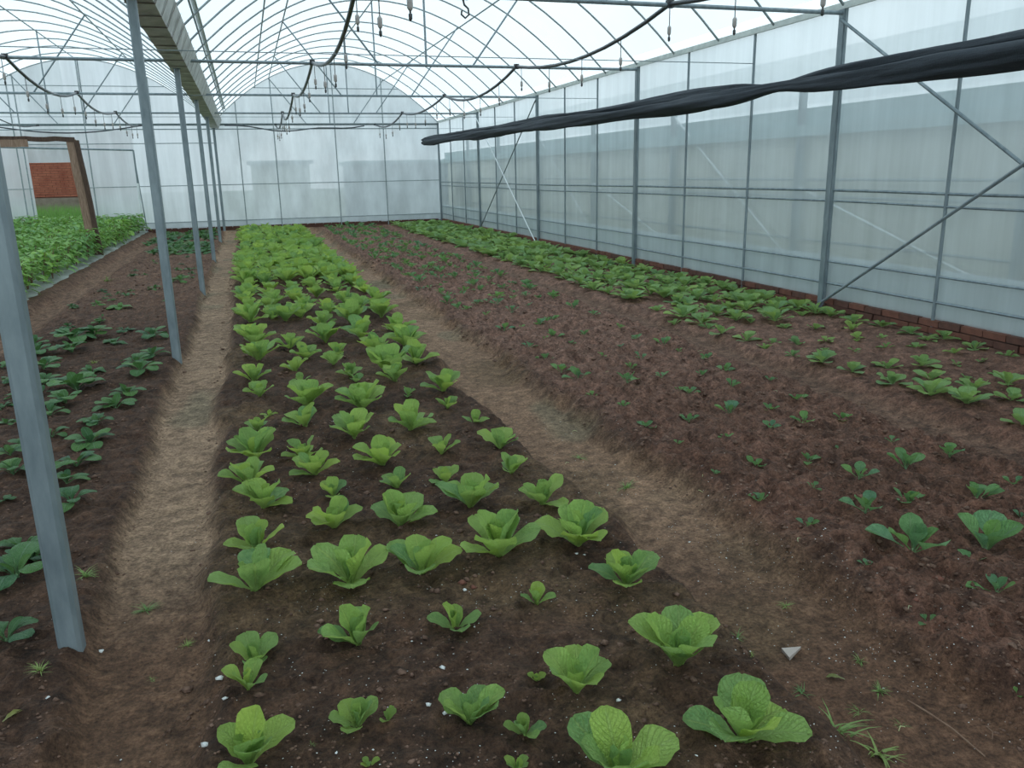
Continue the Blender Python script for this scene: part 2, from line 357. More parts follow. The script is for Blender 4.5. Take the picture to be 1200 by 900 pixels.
# gutter over the middle posts
gut=empty('gutter',((XL+.03),0,EAVE-.16),label='galvanised rain gutter running along the tops of the middle steel posts',cat='gutter')
mb=MB(); prof=[(-.22,.24),(-.20,.24),(-.10,.02),(.10,.02),(.20,.24),(.22,.24),(.115,0),(-.115,0)]
rows=[]
for y in np.linspace(YN,YB,25): rows.append([(x,y,z) for x,z in prof]+[(prof[0][0],y,prof[0][1])])
mb.grid(rows); mb.build('trough',M_RUST,gut)
mb=MB()
for k in range(48):
    y=YN+.3+.6*k
    mb.add([(x*1.06,y+dy,z-.006) for dy in (0,.035 if k%2 else .05) for x,z in ((-.22,.24),(-.115,0),(.115,0),(.22,.24))],[(0,4,5,1),(1,5,6,2),(2,6,7,3)])
mb.build('joint_band',M_GBAND,gut,kind='stuff')

# right wall
wr=empty('wall_right',(XR,0,0),kind='structure')
def wfilm(name,mat,x,y0,y1,z0,z1,parent,amp=.02,ny=120,nz=10,off=0):
    P=[]
    for i in range(ny+1):
        y=y0+(y1-y0)*i/ny
        P.append([(x+float(amp*vn(y,0,.5,off)+amp*.4*vn(y*1.0,j*.3,.17,off+1))*math.sin(math.pi*min(1,max(0,j/nz)))**.5, y, z0+(z1-z0)*j/nz) for j in range(nz+1)])
    mb=MB(); mb.grid(P); return mb.build(name,mat,parent,smooth=True)
wfilm('side_film',M_WALLF,.035,YN,YB,.12,EAVE,wr)
wfilm('skirt_film',M_SKIRT,.060,YN,YB,.13,.62,wr,.012,160,5,3)
ppost=MB(); ppost.box((0,0,1.6),(.05,.08,3.2)); ppost.box((0,-.047,1.6),(.03,.014,3.2)); pme=ppost.mesh('wall_post',M_STEEL)
for y in YF: link('wall_post',pme,wr,(-.01,y,-.02))
s_=MB(); s_.tube([(0,0,-.02),(0,0,EAVE)],.017,8); sme=s_.mesh('wall_stud',M_STEEL)
for k in range(len(YF)-1):
    for j in (1,2): link('wall_stud',sme,wr,(0,YF[k]+1.6*j,0))
for z,rad,mt in ((1.33,.016,M_STEEL),(1.215,.013,M_STEEL),(.56,.012,M_STEEL),(.32,.014,M_STEEL)):
    mb=MB(); mb.tube([(.005,y,z+.012*float(vn(y,z*5,2.2,2))) for y in np.linspace(YN,YB,50)],rad,6); mb.build('rail',mt,wr)
mb=MB(); mb.box((.02,(YN+YB)/2,EAVE+.02),(.09,YB-YN,.05)); mb.box((-.03,(YN+YB)/2,EAVE-.01),(.02,YB-YN,.03)); mb.build('eave_channel',M_EAVE,wr)
for (ya_,za,yb_,zb) in ((YF[2],3.08,YF[1],.06),(YF[2],.06,YF[1],3.08),(YF[4],3.08,YF[5],.06),(YF[4],.06,YF[5],3.08)):
    mb=MB(); dx=-.045 if za>1 else -.075; mb.tube([(dx,ya_,za),(dx,yb_,zb)],.017 if ya_<10 else .013,8)
    mb.build('brace',M_WHITE if (ya_==YF[4] and za<1) else M_STEEL,wr)
for y in (YF[2]+1.6,YF[3]+1.6,YF[4]+1.6,YF[5]+1.6):
    mb=MB(); mb.tube([(-.02,y,2.84),(XLL-XR+.1,y,2.84)],.005,5); mb.build('cross_wire',M_STEEL,wr)
# brick plinth along the right wall
def brick_me(name,mat,seed,L=.235,D=.11,Hh=.058,axis='y'):
    rn=random.Random(seed); mb=MB(); d=(D,L,Hh) if axis=='y' else (L,D,Hh); mb.box((0,0,0),d)
    mb.v=[(a+rn.uniform(-.004,.004),b+rn.uniform(-.005,.005),c+rn.uniform(-.003,.003)) for a,b,c in mb.v]; return mb
bmes=[brick_me('brick',None,s).mesh('brick',M_BRICK2 if s%2 else M_BRICK) for s in range(6)]
mb=MB(); mb.box((.05,(YN+YB)/2,.045),(.085,YB-YN,.15)); mb.build('mortar_bed',M_MORTAR,wr)
for c in range(3):
    for k in range(38):
        y=4.6+.247*k+(.12 if c%2 else 0); link('brick',rnd.choice(bmes),wr,(.035+rnd.uniform(-.006,.006),y,-.01+.068*c+rnd.uniform(-.003,.003)))
mb=MB()
for c in range(3):
    for k in range(32):
        mb.box((.035+rnd.uniform(-.005,.005),14.13+.4*k+(.2 if c%2 else 0),-.01+.068*c),(.11,.385,.058))
mb.build('far_bricks',M_BRICK,wr,kind='stuff')

# back wall, door opening in its left part
wb=empty('wall_back',(0,YB,0),kind='structure')
DX0,DX1,DZ=-5.78,-4.62,2.12
def bfilm(x0,x1,z0,ztop,nx,nz,name='end_film',mat=None,y=.03,off=0):
    P=[]
    for i in range(nx+1):
        x=x0+(x1-x0)*i/nx; zt=ztop(x)
        P.append([(x, y+.02*float(vn(x,j*.1,.35,off)), z0+(zt-z0)*j/nz) for j in range(nz+1)])
    mb=MB(); mb.grid(P); mb.build(name,mat or M_BACKF,wb,smooth=True)
bfilm(XL,XR,.12,lambda x:zarch(x,XC),60,8)
bfilm(DX1,XL,.12,lambda x:zarch(x,XC2),34,8,off=2,mat=M_BACKL)
bfilm(XLL,DX0,.12,lambda x:zarch(x,XC2),16,8,off=3,mat=M_BACKL)
bfilm(DX0,DX1,DZ,lambda x:zarch(x,XC2),10,5,off=4)
bfilm(XL-2.4,XR,.13,lambda x:.34,60,2,'skirt_film',M_SKIRT,y=.0,off=6)
for x in (-6.02,-5.85,-4.2,-2.4,-.05,1.0,2.84,4.35):
    xc=XC if x>XL else XC2; mb=MB(); mb.tube([(x,-.02,0),(x,-.02,zarch(x,xc))],.018,6); mb.build('wall_stud',M_PIPE,wb)
for z,x0,x1 in ((1.40,DX1,XR),(1.40,XLL,DX0),(.33,DX1,XR),(EAVE-.03,XLL,XR),(3.02,XLL,XR),(2.62,XLL,XL)):
    mb=MB(); mb.tube([(x0,-.03,z),(x1,-.03,z)],.014,6); mb.build('rail',M_PIPE,wb)
for xc in (XC,XC2):
    w=HALF*.64; mb=MB(); mb.tube([(xc-w,-.03,4.2),(xc+w,-.03,4.2)],.012,6); mb.build('rail',M_PIPE,wb)
mb=MB(); mb.box(((XR-4.2)/2,.06,.045),(XR+4.2,.085,.15)); mb.build('mortar_bed',M_MORTAR,wb)
mb=MB()
for c in range(3):
    for k in range(41):
        mb.box((-4.1+.25*k+(.12 if c%2 else 0),.045+rnd.uniform(-.006,.006),-.01+.068*c),(.235,.11,.058))
mb.build('plinth_bricks',M_BRICK2,wb,kind='stuff')
# left side wall
wl=empty('wall_left',(XLL,0,0),kind='structure')
wfilm('side_film',M_WALLF,0,YN,YB,.05,EAVE,wl,.02,60,4)
for y in YF: link('wall_post',pme,wl,(.04,y,-.02))

# ---- middle posts
ORD=['first','second','third','fourth','fifth','sixth','seventh','eighth','ninth','tenth','eleventh','twelfth','thirteenth','fourteenth','fifteenth','sixteenth','seventeenth','eighteenth','nineteenth','twentieth']
ORD+=['twenty-'+o for o in ORD[:9]]+['thirtieth']+['thirty-'+o for o in ORD[:9]]
plab=['thick galvanised post nearest the camera, cut by the left edge of the picture','galvanised post leaning in view in front of the gutter, second from the camera','third galvanised middle post back from the camera, beside the left path','fourth galvanised middle post back, beside the left path','fifth galvanised middle post back, thin with distance','farthest galvanised middle post, standing near the back film wall']
for k in range(6):
    r0=empty('steel_post',(XL,YF[k+1]-(.12 if k==5 else 0),0),label=plab[k],cat='post',group='middle row of steel posts')
    mb=MB(); d=.074; c=.012
    oc=[(-d/2+c,-d/2),(d/2-c,-d/2),(d/2,-d/2+c),(d/2,d/2-c),(d/2-c,d/2),(-d/2+c,d/2),(-d/2,d/2-c),(-d/2,-d/2+c)]
    mb.add([(x,y*1.12,z) for z in (-.25,EAVE-.16) for x,y in oc],[(i,(i+1)%8,8+(i+1)%8,8+i) for i in range(8)]+[tuple(range(7,-1,-1)),tuple(range(8,16))])
    mb.build('shaft',M_STEEL,r0)
    mb=MB(); mb.box((0,0,EAVE-.10),(.16,.12,.012)); mb.box((0,0,EAVE-.13),(.10,.10,.07)); mb.build('cap_bracket',M_STEEL,r0)
# ---- roof trusses
tl_=['nearest','second','third','fourth','fifth','farthest']
for si,(xc,x0,x1) in enumerate(((XC,XL,XR),(XC2,XLL,XL))):
    for k in range(6):
        if YF[k+1]<4: continue
        y=YF[k+1]
        r0=empty('roof_truss',(xc,y,0),label=f"{tl_[k]} cross truss of thin pipes under the {'right' if si==0 else 'left'} roof arch",cat='roof truss',group='pipe trusses under the roof')
        mb=MB(); mb.tube([(x0-xc,0,3.14),(x1-xc,0,3.14)],.021,8); mb.build('tie_beam',M_STEEL,r0)
        mb=MB(); mb.tube([(0,0,3.14),(0,0,EAVE+RISE)],.016,6); mb.build('king_post',M_STEEL,r0)
        for s in (-1,1):
            mb=MB(); mb.tube([(s*.70,0,3.14),(s*1.73,0,zarch(xc+1.73,xc))],.014,6); mb.build('diagonal',M_STEEL,r0)
mb=MB()
# ---- misting hoses slung along the beds with hanging sprinklers
def sag(a,b,d,n=9): return [(a[0]+(b[0]-a[0])*i/n+.03*math.sin(i/n*math.pi)*math.sin(a[1]), a[1]+(b[1]-a[1])*i/n, a[2]+(b[2]-a[2])*i/n-d*4*(i/n)*(1-i/n)) for i in range(n+(0))]
hoses=[(4.10,.20,'black misting hose sagging between the ties on the right side of the roof'),(1.07,.24,'black misting hose looping through the ties left of the right arch centre'),(-2.75,.17,'black misting hose drooping under the left roof arch'),(-5.4,.15,'thin black misting hose under the far left of the left arch')]
HP={}
for hx,dd,lb in hoses:
    pts=[]; 
    for k in range(len(YF)-2): pts+=sag((hx,YF[k+1],3.15),(hx+(.0),YF[k+2],3.15),dd*(1+.25*math.sin(k*2.1+hx)))
    pts.append((hx,YB-.05,3.12)); HP[hx]=pts
    r0=empty('misting_hose',(hx,YF[1],3.15),label=lb,cat='hose')
    mb=MB(); mb.tube([(p[0]-hx,p[1]-YF[1],p[2]-3.15) for p in pts],.022 if hx>-5 else .015,8); mb.build('hose',M_HOSE,r0,smooth=True)
    for y in YF[2:]:
        mb=MB(); mb.box((0,y-YF[1],.0),(.07,.05,.07)); mb.build('tie_clip',M_CLIP,r0)
cross=MB(); cross.tube([(-.4+4.1*i/12,26.4,3.10-.14*math.sin(i/12*math.pi)+.04*math.sin(i)) for i in range(13)],.02,6)
cross.build('feed_hose',M_HOSE,smooth=True,label='black feed hose crossing low in front of the back wall, right half',cat='hose')
cross=MB(); cross.tube([(-6.6+4.1*i/12,26.3,3.12-.22*math.sin(i/12*math.pi)) for i in range(13)],.02,6)
cross.build('feed_hose',M_HOSE,smooth=True,label='black feed hose sagging in front of the back wall, left half',cat='hose')
def hose_z(hx,y):
    P=HP[hx]
    for p,q in zip(P,P[1:]):
        if p[1]<=y<=q[1]: f=(y-p[1])/(q[1]-p[1]+1e-9); return p[0]+(q[0]-p[0])*f, p[2]+(q[2]-p[2])*f
    return hx,3.0
tubem=MB(); tubem.tube([(0,0,0),(0,0,-.22)],.0045,5); tubem=tubem.mesh('drop_tube',M_CLIP)
wm=MB(); wm.tube([(0,0,-.20),(0,0,-.215),(0,0,-.27),(0,0,-.285)],[.008,.019,.019,.010],8); wm=wm.mesh('weight',M_WEIGHT,True)
nm_=MB(); nm_.tube([(0,0,-.285),(0,0,-.30),(0,0,-.305),(0,0,-.335),(0,0,-.345)],[.007,.006,.013,.012,.004],6); nm_=nm_.mesh('nozzle',M_CLIP,True)
for hx,where in ((4.10,'right'),(1.07,'centre'),(-2.75,'left')):
    for k in range(19):
        y=5.36+1.145*k
        if y>26.2: continue
        x_,z_=hose_z(hx,y)
        w_ = 'first' if k==0 else ORD[k]
        r0=empty('hanging_sprinkler',(x_,y,z_+.004),label=f'small hanging sprinkler on the {where} hose, {w_} from the camera end',cat='sprinkler',group='sprinklers hanging from the misting hoses')
        for n_,m_ in (('drop_tube',tubem),('weight',wm),('nozzle',nm_)): link(n_,m_,r0)
r0=empty('hose_hook',(2.02,YF[2]-.02,3.12),label='black hook clamp hanging from the nearest right tie beam',cat='hook')
mb=MB(); mb.box((0,0,.01),(.10,.06,.05)); mb.build('clamp',M_CLIP,r0)
mb=MB(); mb.tube([(0,0,-.02),(.01,0,-.06),(.045,0,-.09),(.05,0,-.14),(.015,0,-.17),(-.02,0,-.14),(-.015,0,-.11)],.009,6); mb.build('hook',M_CLIP,r0,smooth=True)

# ---- rolled dark shade cloth
m,t,bs,o=newmat('dark_shade_cloth'); f=noise(t,9,5,.7,stretch=(1,.25,3)); f2=noise(t,90,2,.5)
t.links.new(ramp(t,f,[(.3,(.010,.014,.020)),(.7,(.030,.038,.050))]).outputs[0],bs.inputs['Base Color']); bs.inputs['Roughness'].default_value=.75; bump(t,mathn(t,'ADD',f,mathn(t,'MULTIPLY',f2,.3)),.6,.02,bs); M_CLOTH=m
r0=empty('shade_cloth',(5.4,4,2.4),label='bunched dark shade cloth slung lengthwise in front of the right film wall',cat='shade cloth')
def roll(name,offx,offz,rad,ph,y1):
    rows=[]; ny=150
    for i in range(ny+1):
        y=2.5+(y1-2.5)*i/ny; k=24; row=[]
        tw=.9*math.exp(-((y-7.7)/.55)**2); e=min(1,(y1-y)/.7+.25)
        for j in range(k+1):
            th=2*math.pi*j/k
            fold=.16*math.sin(3*th+y*.9+ph)+.10*math.sin(7*th-1.7*y+ph)+.10*float(vn(y*1.2,j%k*.5,.5,4+ph))
            rr=rad*(1-.45*tw)*e*(1+fold)*(1+.15*math.sin(y*1.3+ph))
            row.append((offx*(1-tw)+rr*.9*math.cos(th), y-4, offz*(1-tw)+rr*1.0*math.sin(th)+.004*math.sin(y*.9)+.010*max(0,y-8)))
        rows.append(row)
    mb=MB(); mb.grid(rows); return mb.build(name,M_CLOTH,r0,smooth=True)
roll('upper_fold',.03,.055,.062,1,26.2); roll('lower_fold',-.03,-.045,.085,2,25.9)

# ---- wooden post frame and pipe door frame on the left
r0=empty('wooden_gate_frame',(-3.0,18.6,0),label='rough brown wooden post and lintel standing beside the left bushy bed',cat='wooden frame')
mb=MB(); rn=random.Random(3)
def plank(mb,p,q,wx,wy,n=8,jit=.008):
    rows=[]
    for i in range(n+1):
        f=i/n; c=(p[0]+(q[0]-p[0])*f,p[1]+(q[1]-p[1])*f,p[2]+(q[2]-p[2])*f)
        j=[rn.uniform(-jit,jit) for _ in range(4)]
        if abs(q[2]-p[2])>abs(q[0]-p[0]): rows.append([(c[0]+a*wx/2+j[0],c[1]+b*wy/2+j[1],c[2]) for a,b in ((-1,-1),(1,-1),(1,1),(-1,1),(-1,-1))])
        else: rows.append([(c[0],c[1]+a*wy/2+j[2],c[2]+b*wx/2+j[3]) for a,b in ((-1,-1),(1,-1),(1,1),(-1,1),(-1,-1))])
        rows[-1][4]=rows[-1][0]
    mb.grid(rows); mb.add(rows[0][:4],[(0,1,2,3)]); mb.add(rows[-1][:4],[(3,2,1,0)])
plank(mb,(-.06,0,-.05),(-.20,0,2.40),.17,.07); mb.build('post',M_WOOD,r0)
mb=MB(); plank(mb,(.055,-.03,-.05),(-.09,-.03,2.38),.085,.10); mb.build('edge_board',M_WOODD,r0)
mb=MB(); plank(mb,(-.13,-.01,2.40),(-1.5,0,2.42),.09,.08); mb.build('lintel',M_WOODD,r0)
mb=MB(); plank(mb,(-.95,-.07,2.33),(-1.9,-.07,2.34),.14,.04); mb.build('lintel_board',M_WOOD,r0)
mb=MB(); plank(mb,(-1.45,-.02,2.42),(-3.6,0,2.44),.07,.07); mb.build('lintel',M_WOODD,r0)
r0=empty('pipe_door_frame',(-2.95,26.3,0),label='thin steel pipe door frame with a white sleeved leg near the back wall',cat='door frame')
mb=MB(); mb.tube([(0,0,0),(0,0,1.5)],.03,8); mb.build('white_sleeve',M_WHITE,r0,label='white plastic sleeve around the leg')
mb=MB(); mb.tube([(.0,0,1.45),(.0,0,2.42)],.024,8); mb.tube([(.09,.1,0),(.0,0.05,2.0)],.016,6); mb.build('leg',M_STEEL,r0)
mb=MB(); mb.tube([(0,0,2.42),(-3.5,0,2.54)],.024,8); mb.build('top_rail',M_STEEL,r0)

# ---- what shows through the door opening and the films
r0=empty('brick_building',(-6.2,32,0),label='red brick wall seen through the doorway at the back left',cat='building')
mb=MB(); mb.box((0,.15,1.6),(5.2,.2,3.3)); mb.build('mortar',simple('pale_mortar',(.30,.13,.09),(.38,.18,.13),6,.9),r0)
mb=MB(); rn2=random.Random(8)
for c in range(22):
    for k in range(20):
        mb.box((-2.5+.255*k+(.12 if c%2 else 0),.03+rn2.uniform(-.006,.004),1.12+.078*c),(.247,.1,.060))
mb.build('bricks',simple('building_brick',(.30,.075,.045),(.50,.17,.10),2.5,.9),r0,kind='stuff')
mb=MB(); mb.box((0,.02,.42),(5.2,.12,1.26)); mb.build('plaster_base',M_PLASTER,r0,label='grey-brown plastered footing under the bricks')
rg=random.Random(4); mb=MB()
for i in range(5000):
    x=rg.uniform(-8,-3.2); y=rg.uniform(27.1,31.7); h_=rg.uniform(.5,.95); a=rg.uniform(0,6.3); w=.02
    mb.add([(x-w*math.cos(a),y-w*math.sin(a),-.1),(x+w*math.cos(a),y+w*math.sin(a),-.1),(x+.1*math.sin(a),y+.1*math.cos(a),h_)],[(0,1,2)])
mb.build('meadow_grass',simple('meadow_green',(.16,.34,.06),(.27,.47,.12),6,.8),label='bright green grass growing outside the back doorway',cat='grass',kind='stuff')
r0=empty('grey_shed',(5.6,31,0),label='grey shed dimly seen through the right end of the back film',cat='shed')
mb=MB(); mb.box((0,1.5,.95),(3.6,3,2.1)); mb.build('wall',M_GREYW,r0)
mb=MB(); mb.box((0,1.45,2.05),(3.9,3.3,.12)); mb.build('roof',M_TEAL,r0)
r0=empty('shed',(1.4,34,0),label='small dim shed faintly seen through the middle of the back film',cat='shed')
mb=MB(); mb.box((0,1.,1.0),(2.2,2,2.2)); mb.build('wall',M_BEIGE,r0)
mb=MB(); mb.box((0,.9,2.15),(2.5,2.4,.12)); mb.build('roof',M_GREYW,r0)
# neighbouring greenhouse on the right
r0=empty('neighbour_greenhouse',(8.2,0,0),label='neighbouring film greenhouse dimly seen through the right film wall',cat='greenhouse')
mb=MB(); 
for k in range(9): mb.build if 0 else mb.box((0,-1.0+4.0*k,1.35),(.09,.09,2.9))
mb.build('posts',M_STEEL,r0,kind='stuff')
for z in (1.15,1.4,.5):
    mb=MB(); mb.tube([(0,-4,z),(0,34,z)],.022,6); mb.build('rail',M_STEEL,r0)
mb=MB(); mb.box((0.12,15,1.05),(.03,40,2.3)); mb.build('end_wall',M_BEIGE,r0,label='grey-beige sheeting')
mb=MB(); mb.box((0.0,15,2.12),(.12,40,.16)); mb.box((.06,15,2.28),(.06,40,.34)); mb.build('eave_sheet',M_TEAL,r0,label='teal eave sheeting')
mb=MB()
for k in range(6): mb.tube([(0,4.0*k-1,.1),(0,4.0*k+3,2.6 if k%2 else 1.3)],.02,6)
mb.build('braces',M_WHITE,r0,kind='stuff')
rows=[]
for i in range(13): 
    th=math.pi*i/12; rows.append([(3.2-3.2*math.cos(th),-4,2.5+1.2*math.sin(th)),(3.2-3.2*math.cos(th),34,2.5+1.2*math.sin(th))])
mb=MB(); mb.grid(rows); mb.build('roof_film',M_ROOF,r0,smooth=True)
# ================================================================ plants
def leaf_mesh(name,mat,L=1.,W=.5,pet=.12,petw=.12,a0=60,bend=40,cup=.3,ruf=.06,fr=3.,ph=0.,nt=10,ns=6,tw=0.,peak=.62):
    e=math.radians(a0); x=z=0.; P=[]; pn=(0,0)
    uv=[]
    for i in range(nt+1):
        t=i/nt
        ee=math.radians(a0-bend*t**1.4)
        if i: x+=math.cos(ee)*L/nt; z+=math.sin(ee)*L/nt
        if t<=peak:
            q=min(1,max(0,(t-pet)/(peak-pet))); s=petw+(1-petw)*(q*q*(3-2*q))**.75
        else: s=math.sqrt(max(0.0,1-((t-peak)/(1.004-peak))**2.0))
        w=W*.5*s*(1+.05*math.sin(fr*5*t+ph))
        row=[]
        for j in range(ns+1):
            u=-1+2*j/ns
            off=cup*w*u*u+ruf*L*abs(u)**2*math.sin(fr*6.28*t+ph+(1.6 if u>0 else 0))*min(1,s*1.3)+.012*L*math.sin(9*t+5*u+ph)
            off-= .02*L*(1-abs(u))**3*0
            y=w*u*(1-.12*cup*abs(u))
            row.append((x-math.sin(ee)*off, y+tw*t*t*L, z+math.cos(ee)*off)); uv.append((j/ns,t))
        P.append(row)
    mb=MB(); mb.grid(P); me=mb.mesh(name,mat,True)
    ul=me.uv_layers.new(name='UVMap'); vi=np.empty(len(me.loops),int); me.loops.foreach_get('vertex_index',vi)
    ul.data.foreach_set('uv',np.array(uv)[vi].ravel()); me['L']=L
    return me
rn=random.Random(21)
def leaves(kind,mat,specs,n=4,nt=10,ns=6):
    out=[]
    for sp in specs:
        out.append([leaf_mesh(kind,mat,nt=nt,ns=ns,ph=rn.uniform(0,6),**{k:(rn.uniform(*v) if isinstance(v,tuple) else v) for k,v in sp.items()}) for _ in range(n)])
    return out
SP_LET=[dict(W=(.68,.84),pet=.10,petw=.20,a0=(26,42),bend=(10,34),cup=(.12,.36),ruf=(.02,.04),fr=(1.5,2.8),tw=(-.1,.1),peak=.66),
        dict(W=(.66,.82),pet=.06,petw=.28,a0=(50,64),bend=(8,36),cup=(.2,.5),ruf=(.025,.055),fr=(1.5,3.0),tw=(-.1,.1),peak=.66),
        dict(W=(.56,.72),pet=.03,petw=.4,a0=(70,82),bend=(0,26),cup=(.4,.8),ruf=(.03,.07),fr=(2,3.6),tw=(-.12,.12),peak=.66)]
SP_WAL=[dict(W=(.66,.80),pet=.24,petw=.13,a0=(18,34),bend=(10,32),cup=(.1,.3),ruf=(.01,.03),fr=(1.5,2.6),tw=(-.08,.08),peak=.67),
        dict(W=(.64,.80),pet=.2,petw=.16,a0=(38,52),bend=(22,48),cup=(.1,.35),ruf=(.01,.04),fr=(1.5,2.8),tw=(-.08,.08),peak=.67),
        dict(W=(.56,.70),pet=.1,petw=.25,a0=(62,76),bend=(15,45),cup=(.3,.5),ruf=(.02,.05),fr=(2,3.4),tw=(-.1,.1),peak=.66)]
SP_SEE=[dict(W=(.54,.66),pet=.36,petw=.07,a0=(22,40),bend=(5,32),cup=(.15,.4),ruf=(.008,.02),fr=(1,2),tw=(-.08,.08),peak=.70),
        dict(W=(.52,.64),pet=.32,petw=.08,a0=(42,58),bend=(5,35),cup=(.2,.5),ruf=(.008,.025),fr=(1,2),tw=(-.08,.08),peak=.70),
        dict(W=(.44,.56),pet=.25,petw=.1,a0=(62,78),bend=(5,25),cup=(.4,.7),ruf=(.01,.02),fr=(1,2),tw=(-.1,.1),peak=.68)]
SP_DRK=[dict(W=(.52,.64),pet=.28,petw=.09,a0=(38,55),bend=(65,95),cup=(-.3,.15),ruf=(.012,.03),fr=(1,2.4),tw=(-.1,.1),peak=.66),
        dict(W=(.52,.64),pet=.25,petw=.09,a0=(56,70),bend=(75,105),cup=(-.3,.15),ruf=(.012,.03),fr=(1,2.4),tw=(-.1,.1),peak=.66),
        dict(W=(.44,.56),pet=.2,petw=.12,a0=(72,82),bend=(40,70),cup=(.1,.4),ruf=(.01,.03),fr=(1,2.4),tw=(-.1,.1))]
KIT={}
for k,mat,sp in (('lettuce',L_LET,SP_LET),('wall',L_WAL,SP_WAL),('seed',L_SEE,SP_SEE),('dark',L_DRK,SP_DRK)):
    KIT[k]=(leaves('leaf',mat,sp,4),leaves('leaf_far',mat,sp,2,5,4))
core=MB(); core.tube([(0,0,-.04),(0,0,.05),(0,0,.10)],[.05,.055,.02],7); core.add([],[])
def layout(kind,n,rn):
    L=[]
    for i in range(n):
        q=i/max(1,n-1)            # 0 outer .. 1 inner
        ring=0 if q<.45 else 1 if q<.78 else 2
        if kind=='seed': ring=0 if i<2 else (1 if i<4 else 2)
        sc={0:rn.uniform(.92,1.08),1:rn.uniform(.80,.98),2:rn.uniform(.55,.74)}[ring]
        L.append((ring,i*2.3999+rn.uniform(-.5,.5),sc,rn.uniform(-.22,.14)))
    return L
def rad_of(kind): return {'lettuce':.90,'wall':.93,'seed':.90,'dark':.72}[kind]
COREM={}
def core_mesh(mat):
    if mat.name not in COREM:
        mb=MB(); mb.tube([(0,0,-.05),(0,0,.06),(0,0,.13)],[.05,.05,.012],7); me=mb.mesh('stem_base',mat,True)
        ul=me.uv_layers.new(name='UVMap'); ul.data.foreach_set('uv',[.5,.05]*len(me.loops)); COREM[mat.name]=me
    return COREM[mat.name]
MATOF={'lettuce':L_LET,'wall':L_WAL,'seed':L_SEE,'dark':L_DRK}
def plant_parts(kind,name,x,y,D,n,rn,asym=1.0,**k):
    s=D/2/rad_of(kind)
    r0=empty(name,(x,y,H(x,y)-.006),rn.uniform(0,6.28),**k)
    near,_=KIT[kind]
    if kind=='lettuce': r0.scale=(1,1,1.2)
    for ring,az,sc,tl in layout(kind,n,rn):
        link('leaf',rn.choice(near[ring]),r0,(.02*s*math.cos(az),.02*s*math.sin(az),.02*s),(0,tl,az),s*sc)
    link('stem_base',core_mesh(MATOF[kind]),r0,(0,0,0),None,s)
    return r0
PROTO={}
def joined(kind,n,v):
    key=(kind,n,v)
    if key in PROTO: return PROTO[key]
    rr=random.Random(hash((kind.__len__(),n,v))); _,far=KIT[kind]; vs=[];fs=[];uv=[]
    for ring,az,sc,tl in layout(kind,n,rr):
        me=rr.choice(far[ring]); M=Matrix.Rotation(az,4,'Z')@Matrix.Rotation(tl,4,'Y')@Matrix.Scale(sc,4)
        b0=len(vs); vs+=[tuple(M@v_.co) for v_ in me.vertices]
        for p in me.polygons:
            fs.append(tuple(b0+i for i in p.vertices)); uv+=[tuple(me.uv_layers[0].data[l].uv) for l in p.loop_indices]
    me=bpy.data.meshes.new(kind+'_plant'); me.from_pydata(vs,[],fs); me.materials.append(MATOF[kind])
    ul=me.uv_layers.new(name='UVMap'); ul.data.foreach_set('uv',np.array(uv).ravel()); me.polygons.foreach_set('use_smooth',[True]*len(fs)); me.update()
    PROTO[key]=me; return me
def plant_far(kind,name,x,y,D,n,rn,**k):
    s=D/2/rad_of(kind)
    return link(name,joined(kind,n,rn.randrange(6)),None,(x,y,H(x,y)-.006),(rn.uniform(-.08,.08),rn.uniform(-.08,.08),rn.uniform(0,6.28)),(s,s,s*rn.uniform(.9,1.2)*(1.12 if kind=='lettuce' else 1)),**k)
def rows_of(pl,gap):
    """number plants by row (front to back) and by place in the row (left to right)"""
    pl=sorted(pl,key=lambda p:p[1]); rows=[]; cur=[]
    for p in pl:
        if cur and p[1]-cur[0][1]>gap*(1 if p[1]<10 else 1): rows.append(cur); cur=[]
        cur.append(p)
    rows.append(cur); out=[]
    for i,r in enumerate(rows):
        for j,p in enumerate(sorted(r,key=lambda p:p[0])): out.append((p,i,j,len(r)))
    return out
def bed(plants,kind,name,cat,bedname,noun,group,gap,nfun,maxpart,words):
    """near plants get separate leaves and a label each; the far crowded ones share one"""
    sizes=sorted(p[2] for p in plants); lo,hi=sizes[len(sizes)//3],sizes[2*len(sizes)//3]
    for (x,y,D),i,j,n in rows_of(plants,gap):
        big=words[0] if D<lo else words[2] if D>hi else words[1]
        dist=math.hypot(x,y); px=D*948/dist
        if i<len(ORD) and y<19:
            lab=f"{big} {noun}, {ORD[j]} from left in {ORD[i]} row back of {bedname}"; grp=group
        else:
            z='far half' if y>22 else 'middle stretch'; lab=f"{noun} among the crowded rows in the {z} of {bedname}"; grp=group+f' in the {z}'
        rr=random.Random(int(x*1000)*7919+int(y*1000))
        nl=nfun(D,rr)
        if px>=maxpart: plant_parts(kind,name,x,y,D,nl,rr,label=lab,cat=cat,group=grp)
        else: plant_far(kind,name,x,y,D,nl,rr,label=lab,cat=cat,group=grp)
